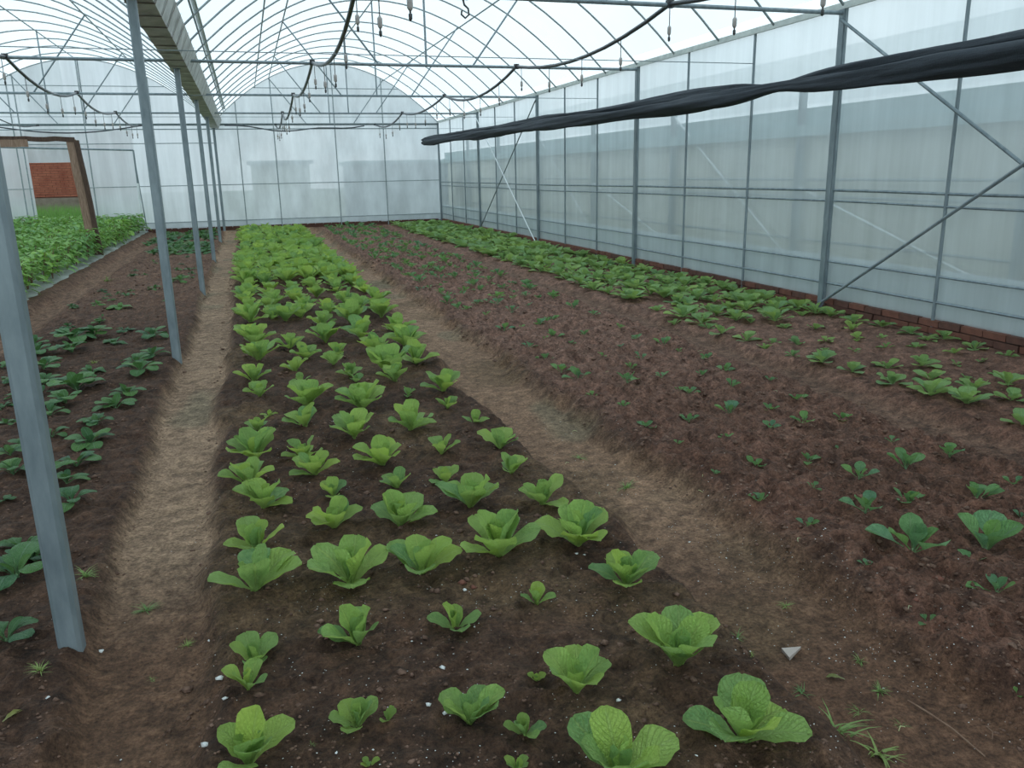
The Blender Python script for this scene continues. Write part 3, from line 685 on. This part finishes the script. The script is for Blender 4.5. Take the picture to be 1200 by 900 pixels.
# surveyed positions on the ground (x, y, width) in metres
LETTUCES = [(-0.11,2.99,0.313),(0.22,2.52,0.235),(-0.12,2.53,0.188),(-0.14,2.37,0.15),(-0.14,2.02,0.23),(0.16,2.06,0.143),(0.25,2.06,0.07),(0.56,2.5,0.163),(0.88,2.54,0.133),(0.48,2.0,0.201),(0.61,1.88,0.112),(0.82,2.01,0.231),(0.73,2.12,0.06),(0.8,1.66,0.278),(1.19,2.04,0.299),(1.18,1.66,0.283),(1.25,2.55,0.25),(0.55,1.76,0.074),(0.17,1.89,0.051),(0.25,2.97,0.312),(0.53,2.94,0.276),(0.87,2.98,0.337),(1.22,2.97,0.324),(1.21,3.39,0.245),(-0.1,3.39,0.236),(0.24,3.5,0.234),(0.53,3.41,0.281),(0.88,3.49,0.286),(-0.06,3.82,0.247),(0.27,3.85,0.162),(0.59,3.85,0.174),(0.85,3.89,0.17),(1.21,3.88,0.201),(-0.13,4.19,0.259),(0.21,4.22,0.239),(0.58,4.26,0.285),(0.93,4.32,0.196),(1.27,4.28,0.239),(-0.09,4.62,0.313),(0.18,4.59,0.227),(0.49,4.77,0.282),(0.84,4.79,0.288),(1.26,4.8,0.159),(-0.07,5.15,0.173),(0.22,5.13,0.263),(0.01,5.51,0.104),(1.17,5.18,0.169),(1.24,5.6,0.275),(0.27,5.65,0.348),(0.63,5.44,0.366),(0.98,5.61,0.136),(-0.04,5.99,0.212),(-0.08,6.48,0.255),(0.25,6.74,0.226),(0.27,6.34,0.147),(0.66,6.38,0.205),(0.68,6.2,0.16),(0.95,5.98,0.261),(0.57,6.8,0.216),(0.97,6.41,0.39),(1.24,6.62,0.319),(-0.03,7.26,0.329),(0.37,7.27,0.259),(0.65,7.26,0.215),(0.98,7.2,0.325),(1.28,7.35,0.366),(-0.06,8.05,0.412),(0.26,7.78,0.274),(0.6,7.85,0.33),(0.95,7.92,0.371),(1.34,8.13,0.367),(-0.08,9.17,0.391),(0.29,9.23,0.361),(0.64,8.69,0.29),(0.95,8.72,0.386),(1.32,9.01,0.384)]
WALL_GREENS = [(4.41,3.99,0.306),(4.4,4.28,0.344),(4.76,4.26,0.265),(4.75,4.63,0.281),(4.38,4.62,0.276),(4.36,5.02,0.239),(4.33,5.34,0.292),(4.97,4.95,0.284),(4.69,5.01,0.236),(5.07,4.26,0.282),(4.78,3.97,0.242),(4.36,3.53,0.26),(4.25,5.61,0.144),(4.28,6.04,0.183),(4.5,6.23,0.157),(4.65,6.08,0.202),(4.32,6.39,0.271),(4.24,6.69,0.255),(4.3,7.04,0.223),(4.64,5.69,0.162),(4.9,5.62,0.148),(4.9,6.01,0.179),(5.26,6.03,0.182),(5.49,6.38,0.225),(5.21,5.61,0.172),(5.46,5.94,0.158),(5.9,6.06,0.236),(5.5,5.56,0.196),(5.78,5.72,0.186),(5.96,5.72,0.242),(5.57,5.23,0.181),(5.86,5.29,0.236),(5.9,4.99,0.198),(5.31,4.57,0.117),(4.99,4.53,0.127),(5.26,4.89,0.109),(5.9,6.44,0.255),(5.66,7.36,0.233),(5.78,6.69,0.279),(5.82,7.11,0.31),(5.23,7.44,0.185),(4.9,7.47,0.184),(5.55,4.93,0.111),(4.43,7.51,0.218),(4.52,7.94,0.248),(5.19,8.14,0.258),(4.85,7.11,0.194),(5.02,6.77,0.188),(5.2,6.55,0.185),(4.18,7.51,0.198),(4.31,8.15,0.232)]
SEEDLINGS = [(2.84,4.86,0.145),(3.2,4.89,0.123),(2.86,4.37,0.189),(2.56,4.37,0.131),(3.15,4.36,0.124),(3.47,4.5,0.129),(3.13,3.99,0.158),(3.48,4.05,0.152),(2.57,3.95,0.096),(2.85,3.93,0.113),(2.5,3.54,0.139),(2.21,3.49,0.063),(2.8,3.5,0.131),(3.41,3.56,0.099),(3.08,3.59,0.073),(3.12,3.54,0.077),(3.51,3.24,0.172),(2.82,3.13,0.173),(3.15,3.17,0.21),(2.52,3.1,0.08),(2.2,3.07,0.114),(2.86,2.84,0.187),(2.53,2.75,0.201),(3.19,2.76,0.212),(3.51,2.84,0.102),(2.2,2.72,0.097),(3.22,2.54,0.093),(2.48,2.41,0.324),(2.84,2.38,0.325),(2.2,2.36,0.068),(2.54,2.06,0.167),(2.15,1.99,0.072),(2.12,1.6,0.047),(3.44,9.68,0.142),(3.5,8.65,0.208),(3.06,8.98,0.101),(2.72,8.56,0.182),(2.76,9.26,0.195),(3.01,8.14,0.204),(2.82,7.95,0.199),(2.72,7.25,0.191),(2.64,7.29,0.117),(2.32,7.57,0.187),(3.51,8.09,0.141),(3.05,7.25,0.126),(2.77,6.92,0.096),(2.31,6.79,0.139),(2.32,6.38,0.154),(2.29,5.93,0.179),(2.31,5.62,0.205),(2.53,5.21,0.213),(2.22,5.13,0.11),(3.47,7.35,0.104),(3.42,6.86,0.139),(3.47,6.42,0.186),(3.47,6.15,0.09),(3.04,6.41,0.084),(3.03,5.98,0.129),(2.7,6.05,0.086),(2.78,5.67,0.122),(2.82,5.23,0.115),(2.61,4.81,0.083),(2.79,4.9,0.073),(2.27,4.73,0.097),(2.24,4.34,0.133),(2.25,3.95,0.069),(3.51,5.75,0.149),(3.19,5.29,0.124),(3.43,5.34,0.16),(3.57,4.95,0.095),(2.58,7.84,0.124),(2.44,8.63,0.124),(2.57,9.48,0.157),(2.32,9.05,0.139)]
LEFT_GREENS = [(-1.07,3.71,0.17),(-1.0,3.62,0.145),(-1.03,3.45,0.215),(-0.94,2.92,0.155),(-0.96,4.19,0.16),(-1.05,4.56,0.154),(-1.37,4.84,0.17),(-1.31,4.39,0.086),(-1.06,4.88,0.184),(-1.05,5.27,0.199),(-1.07,5.63,0.156),(-1.32,5.56,0.141),(-1.43,6.08,0.177),(-1.46,5.17,0.14),(-1.66,5.92,0.113),(-1.02,6.09,0.217),(-0.98,6.39,0.203),(-1.39,6.38,0.211),(-1.79,6.4,0.122),(-1.39,6.79,0.304),(-0.96,7.08,0.239),(-1.04,7.5,0.178),(-0.94,7.81,0.201),(-1.03,8.77,0.233),(-1.36,7.3,0.156),(-1.69,8.32,0.256),(-1.79,8.91,0.308),(-1.61,9.07,0.254),(-1.36,8.56,0.167),(-1.36,9.31,0.154),(-1.71,10.0,0.154),(-1.99,9.79,0.131),(-1.64,11.06,0.214),(-1.94,11.41,0.131),(-1.99,8.33,0.238),(-2.12,8.84,0.218),(-1.76,7.53,0.231),(-1.68,7.13,0.192),(-1.62,6.75,0.143),(-1.1,13.65,0.214),(-1.07,15.26,0.149),(-1.72,12.36,0.167),(-1.41,12.86,0.163),(-2.24,11.41,0.108),(-2.06,7.92,0.195),(-1.91,7.22,0.165),(-1.75,6.62,0.139),(-1.43,5.37,0.125),(-1.51,5.86,0.125)]
WEEDS = [(-0.77,3.37,0.104),(-0.53,3.16,0.1),(-0.36,2.84,0.055),(-0.46,2.67,0.035),(0.03,2.04,0.024),(1.69,2.11,0.084),(1.69,1.78,0.059),(1.58,1.92,0.069),(1.77,1.69,0.052),(1.53,1.69,0.139),(1.61,1.6,0.148),(1.56,2.27,0.078),(1.62,1.45,0.093),(1.76,4.26,0.112),(1.81,3.72,0.115),(1.45,2.02,0.028),(1.82,1.84,0.069),(1.86,2.39,0.066),(1.88,2.0,0.059),(-2.26,14.33,0.246),(-1.41,7.72,0.12),(-0.78,2.67,0.083)]
rg=random.Random(99)
def pad(lst,n): return lst
# central lettuce bed: the surveyed near part, then the regular rows that go on to the back wall
lets=[(x,y,d*1.11) for x,y,d in LETTUCES]; far=[]
y=9.5
while y<26.2:
    for c in range(6):
        x=-.12+.30*c+rg.uniform(-.05,.05)
        if y<12.5 and rg.random()<.22: continue
        far.append((x,y+rg.uniform(-.09,.09),rg.uniform(.26,.40)*(1 if y<12.5 else 1.28)))
    y+=.385
far.sort(key=lambda p:p[1]); keep=300-len(lets)
bed(lets+far[:keep],'lettuce','lettuce','lettuce','central bed','green lettuce','lettuces planted in the central bed',.28,lambda D,r:max(4,min(12,int(4.2+D*16+r.uniform(-1,1.5)))),27,('small','medium','large'))
def stuffed(name,kind,lst,n,**k):
    vs=[];fs=[];uv=[]
    for x,y,D in lst:
        me=joined(kind,n,rg.randrange(6)); s=D/2/rad_of(kind); M=Matrix.Translation((x,y,H(x,y)))@Matrix.Rotation(rg.uniform(0,6.28),4,'Z')@Matrix.Scale(s,4)
        b0=len(vs); vs+=[tuple(M@v.co) for v in me.vertices]; fs+=[tuple(b0+i for i in p.vertices) for p in me.polygons]
        uv.append(np.array([u.uv for u in me.uv_layers[0].data]))
    me=bpy.data.meshes.new(name); me.from_pydata(vs,[],fs); me.materials.append(MATOF[kind]); ul=me.uv_layers.new(name='UVMap'); ul.data.foreach_set('uv',np.concatenate(uv).ravel())
    me.polygons.foreach_set('use_smooth',[True]*len(fs)); link(name,me,kind='stuff',**k)
if far[keep:]: stuffed('far_lettuces','lettuce',far[keep:],10,label='mass of lettuces merging at the far end of the central bed',cat='lettuce')
# wall bed
wal=list(WALL_GREENS); y=7.0
cols=[4.42,4.80,5.15,5.5,5.82]
while y<26.3:
    for cx in cols:
        x=cx+rg.uniform(-.06,.06); yy=y+rg.uniform(-.1,.1)
        if any(math.hypot(x-a,yy-b)<.17 for a,b,_ in WALL_GREENS): continue
        if rg.random()<.05: continue
        wal.append((x,yy,rg.uniform(.30,.42)*(1 if yy<14 else 1.15)))
    y+=.33
wal.sort(key=lambda p:p[1]); rest=wal[290:]; wal=wal[:290]
bed(wal,'wall','leafy_green','leafy green','right wall bed','pale leafy green','leafy greens in the bed along the right wall',.3,lambda D,r:max(5,min(10,int(4+D*16+r.uniform(-1,1)))),27,('small','medium','broad'))
if rest: stuffed('far_leafy_greens','wall',rest,8,label='mass of leafy greens merging at the far end beside the right wall',cat='leafy green')
# seedling bed
see=[(x,y,d*1.1) for x,y,d in SEEDLINGS]; y=9.3
while y<26.2:
    for cx in (2.28,2.62,2.95,3.28,3.6):
        if rg.random()<.12: continue
        see.append((cx+rg.uniform(-.09,.09),y+rg.uniform(-.15,.15),rg.uniform(.14,.26)*(1+.02*(y-9))))
    y+=.40
bed(see,'seed','cabbage_seedling','seedling','right middle bed','green seedling','young seedlings in the right middle bed',.28,lambda D,r:3+int(D*14+r.uniform(0,1.6)),22,('tiny','small','larger'))
# left bed of dark greens
drk=[(x,y,d*1.2) for x,y,d in LEFT_GREENS]; y=18.8
while y<26.2:
    for cx in (-2.35,-2.0,-1.62,-1.3,-1.0):
        if rg.random()<.25 or (cx<-2.2 and y<22): continue
        drk.append((cx+rg.uniform(-.07,.07),y+rg.uniform(-.1,.1),rg.uniform(.26,.38)))
    y+=.42
for i in range(26): drk.append((rg.uniform(-2.2,-.95),rg.uniform(9.5,18.5),rg.uniform(.08,.16)))
bed(drk,'dark','dark_leafy_green','leafy green','left bed','dark leafy green','dark leafy greens in the left bed',.26,lambda D,r:5+int(D*14+r.uniform(0,2)),24,('small','medium','large'))

# bushy crop behind the wooden frame, growing through silver mulch
P=[]
for y_ in np.linspace(9.3,26.6,120):
    row=[]
    for x_ in list(np.linspace(-7.2,-2.95,26))+[-2.85,-2.78,-2.74,-2.72]:
        z=.125+.012*float(vn(x_,y_,.3,3))+.01*float(vn(x_,y_,.1,5))
        if x_>-2.9: z-= (x_+2.9)*.62
        row.append((x_+(.03*float(vn(y_,0,.35,6)) if x_>-2.9 else 0),y_,z))
    P.append(row)
mb=MB(); mb.grid(P); mb.build('mulch_film',M_MULCH,smooth=True,label='silver plastic mulch sheet under the bushy crop at left',cat='plastic sheet')
BL=leaf_mesh('bl',L_BSH,W=.46,pet=.16,petw=.05,a0=8,bend=45,cup=.25,ruf=.01,nt=5,ns=2,peak=.45)
def bush(v):
    rr=random.Random(100+v); vs=[];fs=[];uv=[]
    for i in range(50):
        h_=rr.uniform(.10,.52); az=rr.uniform(0,6.28); r_=rr.uniform(.02,.17)*(1.25-h_)
        M=Matrix.Translation((r_*math.cos(az),r_*math.sin(az),h_))@Matrix.Rotation(az+rr.uniform(-.6,.6),4,'Z')@Matrix.Rotation(rr.uniform(-.6,.35),4,'Y')@Matrix.Scale(rr.uniform(.13,.24),4)
        b0=len(vs); vs+=[tuple(M@v_.co) for v_ in BL.vertices]
        for p in BL.polygons: fs.append(tuple(b0+i for i in p.vertices)); uv+=[tuple(BL.uv_layers[0].data[l].uv) for l in p.loop_indices]
    me=bpy.data.meshes.new('foliage'); me.from_pydata(vs,[],fs); me.materials.append(L_BSH); ul=me.uv_layers.new(name='UVMap'); ul.data.foreach_set('uv',np.array(uv).ravel()); me.polygons.foreach_set('use_smooth',[True]*len(fs)); me.update()
    mb=MB(); 
    for k in range(4):
        a=k*1.6; mb.tube([(0,0,0),(.04*math.cos(a),.04*math.sin(a),.25),(.11*math.cos(a),.11*math.sin(a),.48)],[.009,.006,.003],5)
    return me, mb.mesh('stem',M_TWIG)
BU=[bush(v) for v in range(7)]
bl=[]
y=9.9; 
while y<26.3:
    x=-3.08; ne=0
    while x>-6.9:
        if x>-(y*.262-.02)-.5: bl.append((x+rg.uniform(-.07,.07),y+rg.uniform(-.08,.08)))
        x-=.43
    y+=.44
bl.sort(key=lambda p:p[1])
for i,(x,y) in enumerate(bl[:298]):
    f_,s_=BU[rg.randrange(7)]; zz='near end' if y<15 else 'middle' if y<21 else 'far end'
    edge='edge row' if x>-3.2 else 'inner rows'
    if x>-3.2: EC=globals().get('EC',-1)+1
    r0=empty('bushy_plant',(x,y,.12),rg.uniform(0,6.28),label=(f"bushy green plant, {ORD[EC]} from near end in right edge row of left crop" if x>-3.2 else f"bushy green plant in the inner rows at the {zz} of the left mulched crop"),cat='plant',group=f'bushy plants, {edge}, {zz}')
    s=rg.uniform(.85,1.1); r0.scale=(s,s,s*rg.uniform(.9,1.05))
    link('foliage',f_,r0); link('stem',s_,r0)

# weeds and grass tufts, twigs, stones
def tuft(n,v,spread=1.):
    rr=random.Random(v); mb=MB(); uv=[]
    for i in range(n):
        a=rr.uniform(0,6.28); e=rr.uniform(.5,1.4); l=rr.uniform(.5,1.0); w=rr.uniform(.03,.055)
        x0,y0=rr.gauss(0,.06*spread),rr.gauss(0,.06*spread); pts=[]
        for k in range(4):
            f=k/3; r_=l*f*math.cos(e-.6*f*f); z=l*f*math.sin(e-.5*f)
            ww=w*(1-f*.92)
            pts.append([(x0+r_*math.cos(a)-ww*math.sin(a),y0+r_*math.sin(a)+ww*math.cos(a),z),(x0+r_*math.cos(a)+ww*math.sin(a),y0+r_*math.sin(a)-ww*math.cos(a),z)])
        mb.grid(pts)
    me=mb.mesh('grass_tuft',L_GRS,True); ul=me.uv_layers.new(name='UVMap'); ul.data.foreach_set('uv',[.3,.7]*len(me.loops)); return me
TU=[tuft(26,v) for v in range(5)]+[tuft(16,v+9,2.) for v in range(3)]
zone=lambda x,y:'left path' if x<-.3 and x>-.8 else 'left bed' if x<=-.8 else 'right path' if x>1.4 else 'central bed'
cnt={}
for x,y,D in sorted([w for w in WEEDS if w[:2]!=(1.69,2.11)],key=lambda p:p[1]):
    z=zone(x,y); c_=cnt.get(z,0); cnt[z]=c_+1
    link('grass_tuft',rg.choice(TU),None,(x,y,H(x,y)-.003),(0,0,rg.uniform(0,6.28)),(D*.75,D*.75,D*.6),label=f'thin grass weed on the {z}, {ORD[c_]} from the near end',cat='weed',group='grass weeds on soil')
mb=MB(); mb.tube([(1.87,1.77,H(1.87,1.77)+.006),(1.875,1.70,H(1.875,1.70)+.009),(1.89,1.61,H(1.89,1.61)+.009),(1.885,1.49,H(1.885,1.49)+.006)],[.0025,.003,.003,.002],6)
mb.build('twig',M_TWIG,label='long thin dry twig lying on the right path',cat='twig')
for i in range(46):
    y=1.5*math.exp(rg.random()*1.4); x=rg.uniform(1.5,3.6); a=rg.uniform(0,6.28); l=rg.uniform(.02,.07)
    mb=MB(); mb.tube([(0,0,0),(l*.5*math.cos(a),l*.5*math.sin(a),.008),(l*math.cos(a+.3),l*math.sin(a+.3),.003)],[.0012,.0016,.001],5)
    mb.build('straw_bit',M_TWIG if i%3 else L_YEL,loc=(x,y,H(x,y)+.006),label='short bit of straw on the reddish soil right of the path',cat='straw',group='bits of straw on the soil')
sx,sy=1.86,2.385; mb=MB(); mb.add([(-.028,-.016,0),(.034,.010,0),(-.020,.024,0),(-.029,-.015,.010),(.035,.010,.008),(-.021,.025,.012)],[(0,2,1),(3,4,5),(0,1,4,3),(1,2,5,4),(2,0,3,5)])
mb.build('stone_chip',M_STONE,loc=(1.69,2.11,H(1.69,2.11)+.002),rot=(.03,-.04,.1),sc=1.3,label='pale wedge-shaped stone chip on the right path',cat='stone')
ym=leaf_mesh('withered_leaf',L_YEL,W=.36,pet=.1,petw=.2,a0=20,bend=40,cup=.4,ruf=.03,nt=6,ns=4)
link('withered_leaf',ym,None,(-.84,2.45,H(-.84,2.45)+.012),(0,.1,.9),.07,label='withered pale leaf on the soil below the nearest post',cat='leaf')
link('withered_leaf',ym,None,(1.75,1.92,H(1.75,1.92)+.008),(0,.1,2.4),.06,label='withered yellow leaf among weeds on the right path',cat='leaf')
for v,(x,y,r_) in enumerate(((-.97,2.26,.03),(-1.0,2.31,.022),(-.93,2.28,.02),(-1.08,2.33,.024),(.7,2.78,.02),(.66,2.80,.016),(2.42,2.22,.02),(2.2,2.1,.016))):
    mb=MB(); rr=random.Random(v); blob(mb,(0,0,0),r_,rr); mb.build('reddish_stone',M_BRICK,loc=(x,y,H(x,y)+.002),smooth=True,label='small reddish lump of stone in the near soil',cat='stone',group='reddish lumps in the near soil')
